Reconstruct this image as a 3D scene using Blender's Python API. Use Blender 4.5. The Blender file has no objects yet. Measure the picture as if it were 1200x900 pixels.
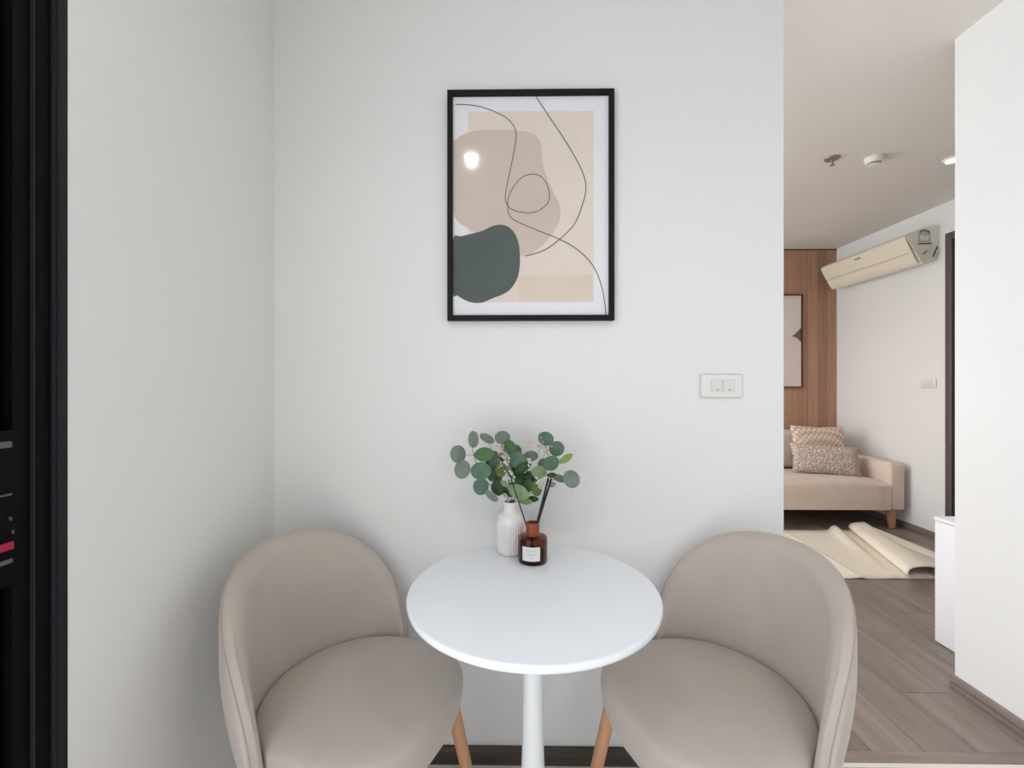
import bpy, bmesh, math, random
from mathutils import Vector, Matrix
R = math.radians
random.seed(7)
S = bpy.context.scene
C = S.collection

# ------------------------------------------------------------------ camera
cam_d = bpy.data.cameras.new('camera')
cam_d.sensor_fit = 'HORIZONTAL'; cam_d.sensor_width = 36.0
cam_d.lens = 517 / 1200 * 36.0
cam_d.clip_start = 0.02
cam = bpy.data.objects.new('camera', cam_d); C.objects.link(cam)
cam.location = (0, 0, 1.245)
cam.rotation_euler = (R(90), 0, math.atan(7 / 517))
S.camera = cam

# ------------------------------------------------------------------ world, large lights, exposure
w = bpy.data.worlds.new('world'); S.world = w; w.use_nodes = True
bg = w.node_tree.nodes['Background']
bg.inputs[0].default_value = (0.75, 0.85, 1.0, 1); bg.inputs[1].default_value = 1.0
S.view_settings.view_transform = 'Standard'
S.view_settings.look = 'None'
S.view_settings.gamma = 1
S.view_settings.use_curve_mapping = False
S.view_settings.exposure = 0.0

CEIL = 2.665
XL, XR = -0.808, 1.80        # dining nook side walls
YB, YK = 1.45, -1.70         # wall behind the table, wall behind the camera
YW, XA = 4.70, 3.35          # living room: wood wall, air conditioner wall
XV = -1.70                   # living room window wall

def area_light(name, loc, rot, sx, sy, power, col):
    d = bpy.data.lights.new(name, 'AREA'); d.shape = 'RECTANGLE'
    d.size = sx; d.size_y = sy; d.energy = power; d.color = col
    o = bpy.data.objects.new(name, d); C.objects.link(o)
    o.location = loc; o.rotation_euler = rot
    return o
# daylight through the balcony opening in the left wall and the living room window
area_light('window_daylight', (XL + 0.012, -0.42, 1.2), (0, R(-90), 0), 2.1, 1.7, 22, (0.94, 0.965, 1.0))
area_light('rear_fill_light', (1.05, YK + 0.03, 1.0), (R(90), 0, 0), 1.3, 1.8, 4, (0.97, 0.985, 1.0))  # fill light added behind the camera to brighten the left and back walls
area_light('window_daylight_living', (XV + 0.03, 3.6, 1.3), (0, R(-90), 0), 2.2, 1.9, 74, (0.97, 0.985, 1.0))

sun_d = bpy.data.lights.new('sun', 'SUN'); sun_d.energy = 8.5; sun_d.angle = R(2.0); sun_d.color = (1.0, 0.96, 0.90)
sun = bpy.data.objects.new('sun', sun_d); C.objects.link(sun)
sun.rotation_euler = Vector((0.62, -0.16, -0.77)).to_track_quat('-Z', 'Y').to_euler()

# ------------------------------------------------------------------ materials
MATS = {}
def new_mat(name):
    m = bpy.data.materials.new(name); m.use_nodes = True
    nt = m.node_tree; b = nt.nodes['Principled BSDF']
    MATS[name] = m
    return m, nt, b
def N(nt, t, **kw):
    n = nt.nodes.new(t)
    for k, v in kw.items(): setattr(n, k, v)
    return n
def coords(nt, scale=(1, 1, 1), kind='Object', rnd=False):
    tc = N(nt, 'ShaderNodeTexCoord'); mp = N(nt, 'ShaderNodeMapping')
    mp.inputs['Scale'].default_value = scale
    nt.links.new(tc.outputs[kind], mp.inputs[0])
    if rnd:
        oi = N(nt, 'ShaderNodeObjectInfo'); ml = N(nt, 'ShaderNodeMath', operation='MULTIPLY')
        ml.inputs[1].default_value = 37.0
        nt.links.new(oi.outputs['Random'], ml.inputs[0])
        cb = N(nt, 'ShaderNodeCombineXYZ')
        for i in range(3): nt.links.new(ml.outputs[0], cb.inputs[i])
        nt.links.new(cb.outputs[0], mp.inputs['Location'])
    return mp.outputs[0]
def ramp(nt, src, stops):
    r = N(nt, 'ShaderNodeValToRGB'); e = r.color_ramp.elements
    while len(e) < len(stops): e.new(0.5)
    for i, (p, c) in enumerate(stops): e[i].position = p; e[i].color = (*c, 1)
    nt.links.new(src, r.inputs[0]); return r.outputs[0]
def noise(nt, vec, scale, detail=3, rough=0.5):
    n = N(nt, 'ShaderNodeTexNoise'); n.inputs['Scale'].default_value = scale
    n.inputs['Detail'].default_value = detail; n.inputs['Roughness'].default_value = rough
    nt.links.new(vec, n.inputs['Vector']); return n.outputs['Fac']
def bump(nt, b, src, strength, dist):
    bp = N(nt, 'ShaderNodeBump'); bp.inputs['Strength'].default_value = strength
    bp.inputs['Distance'].default_value = dist
    nt.links.new(src, bp.inputs['Height']); nt.links.new(bp.outputs[0], b.inputs['Normal'])
def plain(name, col, rough=0.5, metal=0.0, spec=0.5, var=0.06, vs=20, bmp=0, bd=0.001, coat=0, emis=None, es=0):
    m, nt, b = new_mat(name)
    v = coords(nt); f = noise(nt, v, vs)
    c0 = tuple(max(0, x * (1 - var)) for x in col); c1 = tuple(min(1, x * (1 + var)) for x in col)
    nt.links.new(ramp(nt, f, [(0.3, c0), (0.7, c1)]), b.inputs['Base Color'])
    b.inputs['Roughness'].default_value = rough; b.inputs['Metallic'].default_value = metal
    b.inputs['Specular IOR Level'].default_value = spec; b.inputs['Coat Weight'].default_value = coat
    if bmp: bump(nt, b, f, bmp, bd)
    if emis:
        b.inputs['Emission Color'].default_value = (*emis, 1); b.inputs['Emission Strength'].default_value = es
    return m
def fabric(name, col, var=0.08, weave=900, bmp=0.35):
    m, nt, b = new_mat(name)
    v = coords(nt); f = noise(nt, v, weave, 2); g = noise(nt, v, 9, 3)
    mx = N(nt, 'ShaderNodeMath', operation='ADD'); nt.links.new(f, mx.inputs[0]); nt.links.new(g, mx.inputs[1])
    hf = N(nt, 'ShaderNodeMath', operation='MULTIPLY'); hf.inputs[1].default_value = 0.5
    nt.links.new(mx.outputs[0], hf.inputs[0])
    c0 = tuple(x * (1 - var) for x in col); c1 = tuple(min(1, x * (1 + var)) for x in col)
    nt.links.new(ramp(nt, hf.outputs[0], [(0.35, c0), (0.65, c1)]), b.inputs['Base Color'])
    b.inputs['Roughness'].default_value = 0.9; b.inputs['Specular IOR Level'].default_value = 0.2
    b.inputs['Sheen Weight'].default_value = 0.25; b.inputs['Sheen Roughness'].default_value = 0.4
    bump(nt, b, f, bmp, 0.0006)
    return m
def wood(name, dark, light, axis=1, scale=9, stretch=14, rough=0.45, rnd=True, bmp=0.12, spec=0.5):
    m, nt, b = new_mat(name)
    sc = [stretch] * 3; sc[axis] = 1
    v = coords(nt, tuple(sc), rnd=rnd)
    f = noise(nt, v, scale / 6, 6, 0.65)
    col = ramp(nt, f, [(0.25, dark), (0.5, tuple((a + c) / 2 for a, c in zip(dark, light))), (0.75, light)])
    if rnd:
        oi = N(nt, 'ShaderNodeObjectInfo'); mr = N(nt, 'ShaderNodeMapRange')
        mr.inputs['To Min'].default_value = 0.86; mr.inputs['To Max'].default_value = 1.14
        nt.links.new(oi.outputs['Random'], mr.inputs['Value'])
        mx = N(nt, 'ShaderNodeVectorMath', operation='SCALE')
        nt.links.new(col, mx.inputs[0]); nt.links.new(mr.outputs[0], mx.inputs['Scale'])
        col = mx.outputs[0]
    nt.links.new(col, b.inputs['Base Color'])
    b.inputs['Roughness'].default_value = rough; b.inputs['Specular IOR Level'].default_value = spec
    bump(nt, b, f, bmp, 0.001)
    return m
def clear_glass(name, tint=(1, 1, 1)):
    m = bpy.data.materials.new(name); m.use_nodes = True; nt = m.node_tree; nt.nodes.clear()
    out = N(nt, 'ShaderNodeOutputMaterial'); mx = N(nt, 'ShaderNodeMixShader')
    tr = N(nt, 'ShaderNodeBsdfTransparent'); gl = N(nt, 'ShaderNodeBsdfGlossy'); lw = N(nt, 'ShaderNodeLayerWeight'); pw5 = N(nt, 'ShaderNodeMath', operation='POWER'); fr = N(nt, 'ShaderNodeMath', operation='MULTIPLY_ADD')
    tr.inputs[0].default_value = (*tint, 1); gl.inputs['Roughness'].default_value = 0.08; lw.inputs[0].default_value = 0.5; pw5.inputs[1].default_value = 5.0; fr.inputs[1].default_value = 0.97; fr.inputs[2].default_value = 0.025
    nt.links.new(lw.outputs['Facing'], pw5.inputs[0]); nt.links.new(pw5.outputs[0], fr.inputs[0])
    nt.links.new(fr.outputs[0], mx.inputs[0]); nt.links.new(tr.outputs[0], mx.inputs[1]); nt.links.new(gl.outputs[0], mx.inputs[2])
    nt.links.new(mx.outputs[0], out.inputs[0]); MATS[name] = m
    return m

plain('wall_paint', (0.80, 0.795, 0.785), 0.75, var=0.008, vs=2, spec=0.3)
plain('ceiling_paint', (0.77, 0.74, 0.695), 0.85, var=0.01, vs=2, spec=0.2)
fabric('chair_fabric', (0.51, 0.45, 0.405), 0.05)
fabric('chair_piping', (0.44, 0.38, 0.34), 0.05)
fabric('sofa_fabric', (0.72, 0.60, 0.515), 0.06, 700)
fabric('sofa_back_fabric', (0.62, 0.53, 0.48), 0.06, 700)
plain('table_white', (0.90, 0.93, 0.985), 0.3, var=0.006, vs=4)
plain('table_leg_white', (0.82, 0.83, 0.84), 0.3, var=0.006)
plain('vase_ceramic', (0.82, 0.79, 0.77), 0.28, var=0.01, coat=0.3)
wood('beech', (0.50, 0.24, 0.12), (0.68, 0.37, 0.20), axis=2, scale=20, rough=0.45, rnd=False)
wood('laminate', (0.175, 0.138, 0.120), (0.33, 0.275, 0.245), axis=1, scale=10, stretch=16, rough=0.42)
wood('laminate_cross', (0.175, 0.138, 0.120), (0.33, 0.275, 0.245), axis=0, scale=10, stretch=16, rough=0.42)
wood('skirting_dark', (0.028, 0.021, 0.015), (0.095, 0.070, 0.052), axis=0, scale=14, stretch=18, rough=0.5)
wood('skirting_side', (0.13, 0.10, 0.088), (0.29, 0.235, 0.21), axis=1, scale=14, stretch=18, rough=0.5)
wood('panel_wood', (0.33, 0.175, 0.105), (0.50, 0.29, 0.19), axis=2, scale=9, stretch=22, rough=0.5)
plain('tile_cream', (0.82, 0.78, 0.72), 0.3, var=0.03, vs=6)
plain('grout', (0.45, 0.42, 0.38), 0.9)
plain('slab', (0.10, 0.085, 0.075), 0.9)
plain('black_metal', (0.004, 0.004, 0.005), 0.5, spec=0.08)
plain('charcoal_metal', (0.018, 0.017, 0.023), 0.5, spec=0.15)
plain('grey_line', (0.03, 0.031, 0.033), 0.5, spec=0.15)
plain('black_glass', (0.002, 0.002, 0.0025), 0.3, spec=0.03)
plain('frame_black', (0.008, 0.007, 0.007), 0.5, spec=0.2)
plain('paper', (0.85, 0.84, 0.875), 0.8, var=0.01)
plain('art_beige', (0.79, 0.69, 0.615), 0.85, var=0.03, vs=3)
plain('art_sand', (0.75, 0.635, 0.53), 0.85, var=0.05, vs=6)
plain('art_taupe', (0.65, 0.535, 0.46), 0.85, var=0.04, vs=4)
plain('art_green', (0.075, 0.10, 0.095), 0.8, var=0.08, vs=9)
plain('art_ink', (0.03, 0.025, 0.022), 0.8)
plain('art_rose', (0.78, 0.67, 0.62), 0.85, var=0.03, vs=3)
plain('art_rose_light', (0.80, 0.72, 0.67), 0.85, var=0.03, vs=3)
plain('art_brown', (0.17, 0.13, 0.115), 0.85)
plain('frame_brown', (0.07, 0.030, 0.024), 0.4)
clear_glass('picture_glass')
clear_glass('window_glass', (0.95, 0.98, 1.0))
plain('switch_plastic', (0.80, 0.78, 0.75), 0.35, var=0.008)
plain('switch_rocker', (0.74, 0.71, 0.69), 0.35, var=0.008)
plain('switch_mark', (0.45, 0.35, 0.33), 0.5)
plain('ac_cream', (0.78, 0.72, 0.58), 0.4, var=0.01)
plain('ac_grey', (0.80, 0.78, 0.69), 0.45, var=0.015)
plain('ac_dark', (0.13, 0.12, 0.10), 0.6)
plain('ac_line', (0.42, 0.38, 0.30), 0.6)
plain('sticker_green', (0.47, 0.53, 0.48), 0.5, var=0.03)
plain('sticker_white', (0.78, 0.76, 0.72), 0.5)
plain('door_brown', (0.105, 0.082, 0.078), 0.45, var=0.1)
plain('door_leaf_dark', (0.03, 0.02, 0.022), 0.45)
plain('rug_canvas', (0.86, 0.79, 0.67), 0.9, var=0.05, vs=120, bmp=0.2, spec=0.2)
plain('rug_underside', (0.72, 0.63, 0.51), 0.9, var=0.05, vs=120, bmp=0.2, spec=0.2)
plain('cabinet_white', (0.86, 0.86, 0.90), 0.35, var=0.005)
plain('device_white', (0.85, 0.85, 0.85), 0.3)
plain('device_dark', (0.12, 0.12, 0.13), 0.3)
plain('brass_dull', (0.30, 0.25, 0.20), 0.4, metal=0.6)
plain('detector_white', (0.82, 0.79, 0.74), 0.45)
plain('reed_black', (0.012, 0.010, 0.010), 0.7)
plain('label_paper', (0.80, 0.77, 0.76), 0.7, var=0.01)
plain('label_ink', (0.42, 0.40, 0.40), 0.7)
plain('bottle_collar', (0.27, 0.058, 0.012), 0.35, coat=0.1, var=0.1, spec=0.35)
plain('lamp_trim', (0.85, 0.85, 0.84), 0.4)
plain('red_label', (0.40, 0.006, 0.045), 0.4)
plain('latch_grey', (0.10, 0.10, 0.105), 0.4)
plain('lamp_glow', (1, 1, 1), 0.5, emis=(1.0, 0.95, 0.88), es=60)
plain('stem_brown', (0.10, 0.085, 0.045), 0.7)
plain('stem_green', (0.20, 0.26, 0.14), 0.7)
plain('berry_white', (0.70, 0.70, 0.60), 0.6)
plain('berry_tan', (0.52, 0.43, 0.37), 0.6)
for nm, c in (('grey', (0.165, 0.205, 0.165)), ('teal', (0.090, 0.165, 0.110)), ('green', (0.06, 0.14, 0.045)),
              ('dark', (0.030, 0.070, 0.022)), ('pale', (0.20, 0.275, 0.14)), ('yellow', (0.24, 0.30, 0.075)), ('olive', (0.10, 0.15, 0.03))):
    m = plain('leaf_' + nm, c, 0.5, var=0.16, vs=45, spec=0.35)
    bs = m.node_tree.nodes['Principled BSDF']
    bs.inputs['Subsurface Weight'].default_value = 0.0
# amber glass
m, nt, b = new_mat('amber_glass')
b.inputs['Base Color'].default_value = (0.40, 0.19, 0.13, 1); b.inputs['Transmission Weight'].default_value = 1.0
b.inputs['Roughness'].default_value = 0.02; b.inputs['IOR'].default_value = 1.3
plain('amber_liquid', (0.022, 0.008, 0.009), 0.15, spec=0.5)
# patterned cushions
def cushion_mat(name, base, light, scale, kind):
    m, nt, b = new_mat(name)
    v = coords(nt)
    if kind == 'dots':
        vo = N(nt, 'ShaderNodeTexVoronoi'); vo.inputs['Scale'].default_value = scale
        nt.links.new(v, vo.inputs['Vector'])
        src = vo.outputs['Distance']; col = ramp(nt, src, [(0.30, light), (0.48, base)])
    else:
        vo = N(nt, 'ShaderNodeTexVoronoi'); vo.inputs['Scale'].default_value = scale
        vo.inputs['Randomness'].default_value = 0.0
        mp = N(nt, 'ShaderNodeMapping'); mp.inputs['Rotation'].default_value = (0, R(45), 0)
        nt.links.new(v, mp.inputs[0]); nt.links.new(mp.outputs[0], vo.inputs['Vector'])
        src = vo.outputs['Distance']; col = ramp(nt, src, [(0.25, light), (0.62, base)])
    nt.links.new(col, b.inputs['Base Color']); b.inputs['Roughness'].default_value = 0.85
    bump(nt, b, src, 0.3, 0.003)
    return m
cushion_mat('cushion_scale', (0.56, 0.39, 0.29), (0.88, 0.75, 0.65), 29, 'scale')
cushion_mat('cushion_dots', (0.46, 0.36, 0.29), (0.84, 0.76, 0.68), 72, 'dots')
plain('cushion_edge', (0.46, 0.36, 0.29), 0.9, vs=200, var=0.08)

# ------------------------------------------------------------------ mesh helpers
def off_of(p):
    while p is not None and p.parent is not None: p = p.parent
    return Vector(p.location) if p is not None else None
def mesh_obj(name, bm, mat, parent=None, smooth=False, base=True, sharp=40):
    bmesh.ops.recalc_face_normals(bm, faces=bm.faces[:])
    if parent is not None:
        o_ = off_of(parent)
        bmesh.ops.translate(bm, verts=bm.verts, vec=-o_); loc = Vector((0, 0, 0))
    else:
        xs = [v.co for v in bm.verts]
        mn = Vector((min(c.x for c in xs), min(c.y for c in xs), min(c.z for c in xs)))
        mxv = Vector((max(c.x for c in xs), max(c.y for c in xs), max(c.z for c in xs)))
        loc = Vector(((mn.x + mxv.x) / 2, (mn.y + mxv.y) / 2, mn.z))
        bmesh.ops.translate(bm, verts=bm.verts, vec=-loc)
    me = bpy.data.meshes.new(name); bm.to_mesh(me); bm.free()
    for mm in (mat if isinstance(mat, (list, tuple)) else [mat]): me.materials.append(MATS[mm])
    if smooth:
        for p in me.polygons: p.use_smooth = True
        me.set_sharp_from_angle(angle=R(sharp))
    o = bpy.data.objects.new(name, me); C.objects.link(o); o.location = loc
    if parent is not None: o.parent = parent
    return o
def tag(o, label, cat, group=None):
    o['label'] = label; o['category'] = cat
    if group: o['group'] = group
    return o
def struct(o, label=None):
    o['kind'] = 'structure'
    if label: o['label'] = label
    return o
def thing(name, loc, label, cat, group=None):
    o = bpy.data.objects.new(name, None); C.objects.link(o); o.location = loc
    o.empty_display_size = 0.05
    return tag(o, label, cat, group)
def bx(bm, x0, x1, y0, y1, z0, z1, bev=0, seg=2):
    t = bmesh.new()
    bmesh.ops.create_cube(t, size=1)
    for v in t.verts:
        v.co = Vector(((x0 + x1) / 2 + v.co.x * (x1 - x0), (y0 + y1) / 2 + v.co.y * (y1 - y0), (z0 + z1) / 2 + v.co.z * (z1 - z0)))
    if bev: bmesh.ops.bevel(t, geom=t.edges[:], offset=bev, segments=seg, affect='EDGES', profile=0.5)
    me = bpy.data.meshes.new('t'); t.to_mesh(me); t.free(); bm.from_mesh(me); bpy.data.meshes.remove(me)
    return bm
def box(name, b, mat, parent=None, bev=0, seg=2):
    return mesh_obj(name, bx(bmesh.new(), *b, bev=bev, seg=seg), mat, parent, smooth=bev > 0)
def lathe(bm, prof, center, seg=48, radial=None, cap0=True, cap1=True):
    rings = []
    for (r, z) in prof:
        ring = []
        for k in range(seg):
            a = 2 * math.pi * k / seg
            rr = r * (radial(a, z) if radial else 1)
            ring.append(bm.verts.new((center[0] + rr * math.cos(a), center[1] + rr * math.sin(a), center[2] + z)))
        rings.append(ring)
    for i in range(len(rings) - 1):
        for k in range(seg):
            bm.faces.new((rings[i][k], rings[i][(k + 1) % seg], rings[i + 1][(k + 1) % seg], rings[i + 1][k]))
    if cap0: bm.faces.new(rings[0][::-1])
    if cap1: bm.faces.new(rings[-1])
    return bm
def tube(bm, pts, radii, seg=8, cap=True):
    pts = [Vector(p) for p in pts]
    if not isinstance(radii, (list, tuple)): radii = [radii] * len(pts)
    rings = []
    for i, p in enumerate(pts):
        d = (pts[min(i + 1, len(pts) - 1)] - pts[max(i - 1, 0)]).normalized()
        up = Vector((0, 0, 1)) if abs(d.z) < 0.9 else Vector((1, 0, 0))
        a = d.cross(up).normalized(); c = d.cross(a).normalized()
        rings.append([bm.verts.new(p + (a * math.cos(2 * math.pi * k / seg) + c * math.sin(2 * math.pi * k / seg)) * radii[i]) for k in range(seg)])
    for i in range(len(rings) - 1):
        for k in range(seg):
            bm.faces.new((rings[i][k], rings[i][(k + 1) % seg], rings[i + 1][(k + 1) % seg], rings[i + 1][k]))
    if cap: bm.faces.new(rings[0][::-1]); bm.faces.new(rings[-1])
    return bm
def spline(pts, n=8, closed=False):
    P = [Vector(p) for p in pts]; out = []; L = len(P)
    rng = range(L if closed else L - 1)
    for i in rng:
        if closed: p0, p1, p2, p3 = P[(i - 1) % L], P[i], P[(i + 1) % L], P[(i + 2) % L]
        else: p0, p1, p2, p3 = P[max(i - 1, 0)], P[i], P[i + 1], P[min(i + 2, L - 1)]
        for k in range(n):
            t = k / n
            out.append(0.5 * ((2 * p1) + (-p0 + p2) * t + (2 * p0 - 5 * p1 + 4 * p2 - p3) * t * t + (-p0 + 3 * p1 - 3 * p2 + p3) * t ** 3))
    if not closed: out.append(P[-1])
    return out
def copy_tree(o, parent=None):
    c = o.copy(); C.objects.link(c); c.parent = parent
    for ch in list(o.children): copy_tree(ch, c)
    return c

# ------------------------------------------------------------------ the setting
WT = 0.12
# kitchen floor of cream tiles
fl = struct(box('floor', (XL - WT, XR, YK - WT, YB - 0.001, -0.06, -0.006), 'grout'), 'pale tiled floor of the dining nook')
ts = 0.60
tile_me = {}
x = XL
while x < XR - 0.01:
    y = YB - 0.002
    while y > YK + 0.01:
        x1 = min(x + ts, XR); y0 = max(y - ts, YK)
        key = (round(x1 - x, 3), round(y - y0, 3))
        if key not in tile_me:
            t = box('tile', (x + 0.001, x1 - 0.001, y0 + 0.001, y - 0.001, -0.006, 0.0), 'tile_cream', fl, bev=0.001, seg=1)
            # re-centre the shared mesh on its own origin
            cx, cy = (x + x1) / 2 - fl.location.x, (y + y0) / 2 - fl.location.y
            for v in t.data.vertices: v.co.x -= cx; v.co.y -= cy
            t.location = (cx, cy, 0); tile_me[key] = t.data
        else:
            t = bpy.data.objects.new('tile', tile_me[key]); C.objects.link(t); t.parent = fl
            t.location = ((x + x1) / 2 - fl.location.x, (y + y0) / 2 - fl.location.y, 0)
        y -= ts
    x += ts
# living room floor of planks running away from the camera
fl2 = struct(box('floor_living', (XV - WT, XA + WT, YB, YW + WT, -0.06, -0.008), 'slab'), 'grey brown wood plank floor of the living room')
pw, pl = 0.18, 1.10
plank_me = {}
def plank(x0, x1, y0, y1):
    key = (round(x1 - x0, 3), round(y1 - y0, 3))
    ox, oy = (x0 + x1) / 2 - fl2.location.x, (y0 + y1) / 2 - fl2.location.y
    if key not in plank_me:
        t = box('plank', (x0 + 0.0008, x1 - 0.0008, y0 + 0.0008, y1 - 0.0008, -0.008, 0.0), 'laminate', fl2, bev=0.0012, seg=1)
        for v in t.data.vertices: v.co.x -= ox; v.co.y -= oy
        plank_me[key] = t.data
    else:
        t = bpy.data.objects.new('plank', plank_me[key]); C.objects.link(t); t.parent = fl2
    t.location = (ox, oy, 0)
k = 0
x = 1.20 - pw * 16
while x < XA - 0.005:
    x1 = min(x + pw, XA)
    ys = 1.512 if x > 0.80 else YB + WT
    ye = YW
    if x > 1.6 and x1 < XR + 0.3: ys = 1.512
    if x >= XR: ys = 1.845
    y = ys - [0.0, 0.52, 0.23, 0.81, 0.38][k % 5]
    while y < ye - 0.02:
        y0 = max(y, ys); y1 = min(y + pl, ye)
        if y1 - y0 > 0.03: plank(max(x, XV), x1, y0, y1)
        y += pl
    x += pw; k += 1
box('tile', (0.8665, XR - 0.0005, YB - 0.001, 1.4655, -0.0055, 0.0), 'tile_cream', fl)
box('threshold', (0.8665, XR, 1.466, 1.5115, -0.008, 0.002), 'laminate_cross', fl2, bev=0.002)

struct(box('ceiling', (XV - WT, XA + WT, YK - WT, YW + WT, CEIL, CEIL + 0.1), 'ceiling_paint'), 'plain white ceiling')
struct(box('wall_back', (XV, 0.866, YB, YB + WT, 0, CEIL), 'wall_paint'), 'white wall behind the table')
# left wall with the dark door in it
DY0, DY1, DZ = -1.30, 0.781, 2.30
bm = bmesh.new()
bx(bm, XL - WT, XL, DY1, YB, 0, CEIL); bx(bm, XL - WT, XL, YK, DY0, 0, CEIL); bx(bm, XL - WT, XL, DY0, DY1, DZ, CEIL)
struct(mesh_obj('wall_left', bm, 'wall_paint'), 'white side wall beside the dark door')
# right wall: thick block between nook and living room
struct(box('wall_right', (XR, XA, YK, 1.842, 0, CEIL), 'wall_paint'), 'bright white wall at the end of the passage')
# wall behind the camera
WX0, WX1, WZ = 0.40, 1.70, 1.95
bm = bmesh.new()
bx(bm, XL - WT, WX0, YK - WT, YK, 0, CEIL); bx(bm, WX1, XR, YK - WT, YK, 0, CEIL); bx(bm, WX0, WX1, YK - WT, YK, WZ, CEIL)
struct(mesh_obj('wall_front', bm, 'wall_paint'))
# living room walls
struct(box('wall_living_back', (XV, XA, YW, YW + WT, 0, CEIL), 'wall_paint'))
LY0, LY1, LZ0, LZ1 = 2.65, 4.55, 0.2, 2.4
bm = bmesh.new()
bx(bm, XV - WT, XV, YB, LY0, 0, CEIL); bx(bm, XV - WT, XV, LY1, YW, 0, CEIL)
bx(bm, XV - WT, XV, LY0, LY1, 0, LZ0); bx(bm, XV - WT, XV, LY0, LY1, LZ1, CEIL)
struct(mesh_obj('wall_living_left', bm, 'wall_paint'))
struct(box('wall_living_right', (XA, XA + WT, 1.842, YW, 0, CEIL), 'wall_paint'), 'white wall carrying the air conditioner')
def window(name, axis, a0, a1, z0, z1, p0, p1):
    def bb(a_0, a_1, za, zb, q0, q1):
        return (a_0, a_1, q0, q1, za, zb) if axis == 'x' else (q0, q1, a_0, a_1, za, zb)
    e = bpy.data.objects.new(name, None); C.objects.link(e); e['kind'] = 'structure'
    e.location = ((a0 + a1) / 2, (p0 + p1) / 2, z0) if axis == 'x' else ((p0 + p1) / 2, (a0 + a1) / 2, z0)
    f = 0.05; m_ = (a0 + a1) / 2
    for (b0, b1, c0, c1) in ((a0, a0 + f, z0, z1), (a1 - f, a1, z0, z1), (a0 + f, a1 - f, z0, z0 + f), (a0 + f, a1 - f, z1 - f, z1), (m_ - f / 2, m_ + f / 2, z0 + f, z1 - f)):
        box('window_frame', bb(b0, b1, c0, c1, p0, p1), 'black_metal', e)
    pm = (p0 + p1) / 2
    for (b0, b1) in ((a0 + f, m_ - f / 2), (m_ + f / 2, a1 - f)):
        box('pane', bb(b0, b1, z0 + f, z1 - f, pm - 0.003, pm + 0.003), 'window_glass', e)
window('window_1', 'y', DY0, 0.46, 0, DZ, XL - 0.09, XL - 0.03)
window('rear_fill_window', 'x', WX0, WX1, 0, WZ, YK - 0.09, YK - 0.03)  # unseen window added behind the camera to go with the rear fill
window('window_2', 'y', LY0, LY1, LZ0, LZ1, XV - 0.09, XV - 0.03)

# skirting
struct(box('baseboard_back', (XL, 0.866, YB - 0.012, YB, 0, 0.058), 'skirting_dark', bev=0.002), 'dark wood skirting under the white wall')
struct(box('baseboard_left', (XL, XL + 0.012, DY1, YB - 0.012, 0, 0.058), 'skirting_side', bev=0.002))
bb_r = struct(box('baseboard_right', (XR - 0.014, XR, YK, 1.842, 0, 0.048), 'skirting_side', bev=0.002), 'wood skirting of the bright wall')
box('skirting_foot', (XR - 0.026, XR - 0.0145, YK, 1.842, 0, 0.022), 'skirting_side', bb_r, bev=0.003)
bb_l = struct(box('baseboard_living', (XA - 0.014, XA, 3.51, YW - 0.02, 0, 0.055), 'skirting_side', bev=0.002), 'wood skirting below the air conditioner wall')

# wood panelling on the living room wall
wp = struct(bpy.data.objects.new('trim_1', None), 'brown wood panelling behind the sofa'); C.objects.link(wp)
wp.location = (2.2, YW - 0.012, 0)
x = XA - 0.001; n = 0; me0 = None
while x > 0.2:
    if me0 is None:
        o = box('panel_board', (x - 0.0985, x, YW - 0.018, YW - 0.001, 0, CEIL - 0.012), 'panel_wood', wp, bev=0.0008, seg=1)
        ox = x - 0.05 - wp.location.x
        for v in o.data.vertices: v.co.x -= ox
        me0 = o.data
    else:
        o = bpy.data.objects.new('panel_board', me0); C.objects.link(o); o.parent = wp; ox = x - 0.05 - wp.location.x
    o.location = (ox, 0, 0); x -= 0.10
box('top_rail', (0.2, XA - 0.001, YW - 0.020, YW - 0.001, CEIL - 0.0115, CEIL - 0.001), 'frame_brown', wp)

# dark sliding door in the left wall
d1 = bpy.data.objects.new('door_1', None); C.objects.link(d1); d1.location = (XL, 0.62, 0)
struct(d1, 'black framed door with dark glass')
box('jamb', (XL - 0.10, XL + 0.001, 0.763, DY1 - 0.0005, 0, DZ), 'charcoal_metal', d1, bev=0.001)
box('jamb_line', (XL - 0.10, XL - 0.003, 0.7605, 0.7629, 0, DZ - 0.03), 'grey_line', d1)
box('stile', (XL - 0.10, XL - 0.008, 0.737, 0.7604, 0, DZ - 0.03), 'black_metal', d1, bev=0.001)
box('stile_line', (XL - 0.10, XL - 0.010, 0.7345, 0.7369, 0, DZ - 0.03), 'grey_line', d1)
box('stile', (XL - 0.10, XL - 0.016, 0.708, 0.7344, 0, DZ - 0.03), 'black_metal', d1, bev=0.001)
box('glass_pane', (XL - 0.06, XL - 0.03, 0.49, 0.7079, 0.03, DZ - 0.03), 'black_glass', d1)
box('jamb', (XL - 0.10, XL + 0.001, 0.4605, 0.489, 0, DZ), 'charcoal_metal', d1, bev=0.001)
box('head', (XL - 0.10, XL + 0.001, 0.490, 0.7625, DZ - 0.03, DZ - 0.0005), 'charcoal_metal', d1, bev=0.001)
lt = box('latch', (XL - 0.0158, XL - 0.011, 0.655, 0.712, 0.92, 1.17), 'black_metal', d1, bev=0.001)
lx0, lx1 = XL - 0.0112, XL - 0.007
box('latch_bar', (lx0, lx1, 0.66, 0.7005, 1.143, 1.153), 'latch_grey', lt, bev=0.001)
box('latch_bar', (lx0, lx1, 0.66, 0.7010, 1.066, 1.069), 'latch_grey', lt, bev=0.001)
box('screw', (lx0, lx1, 0.6985, 0.7005, 1.025, 1.031), 'latch_grey', lt, bev=0.001)
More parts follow.
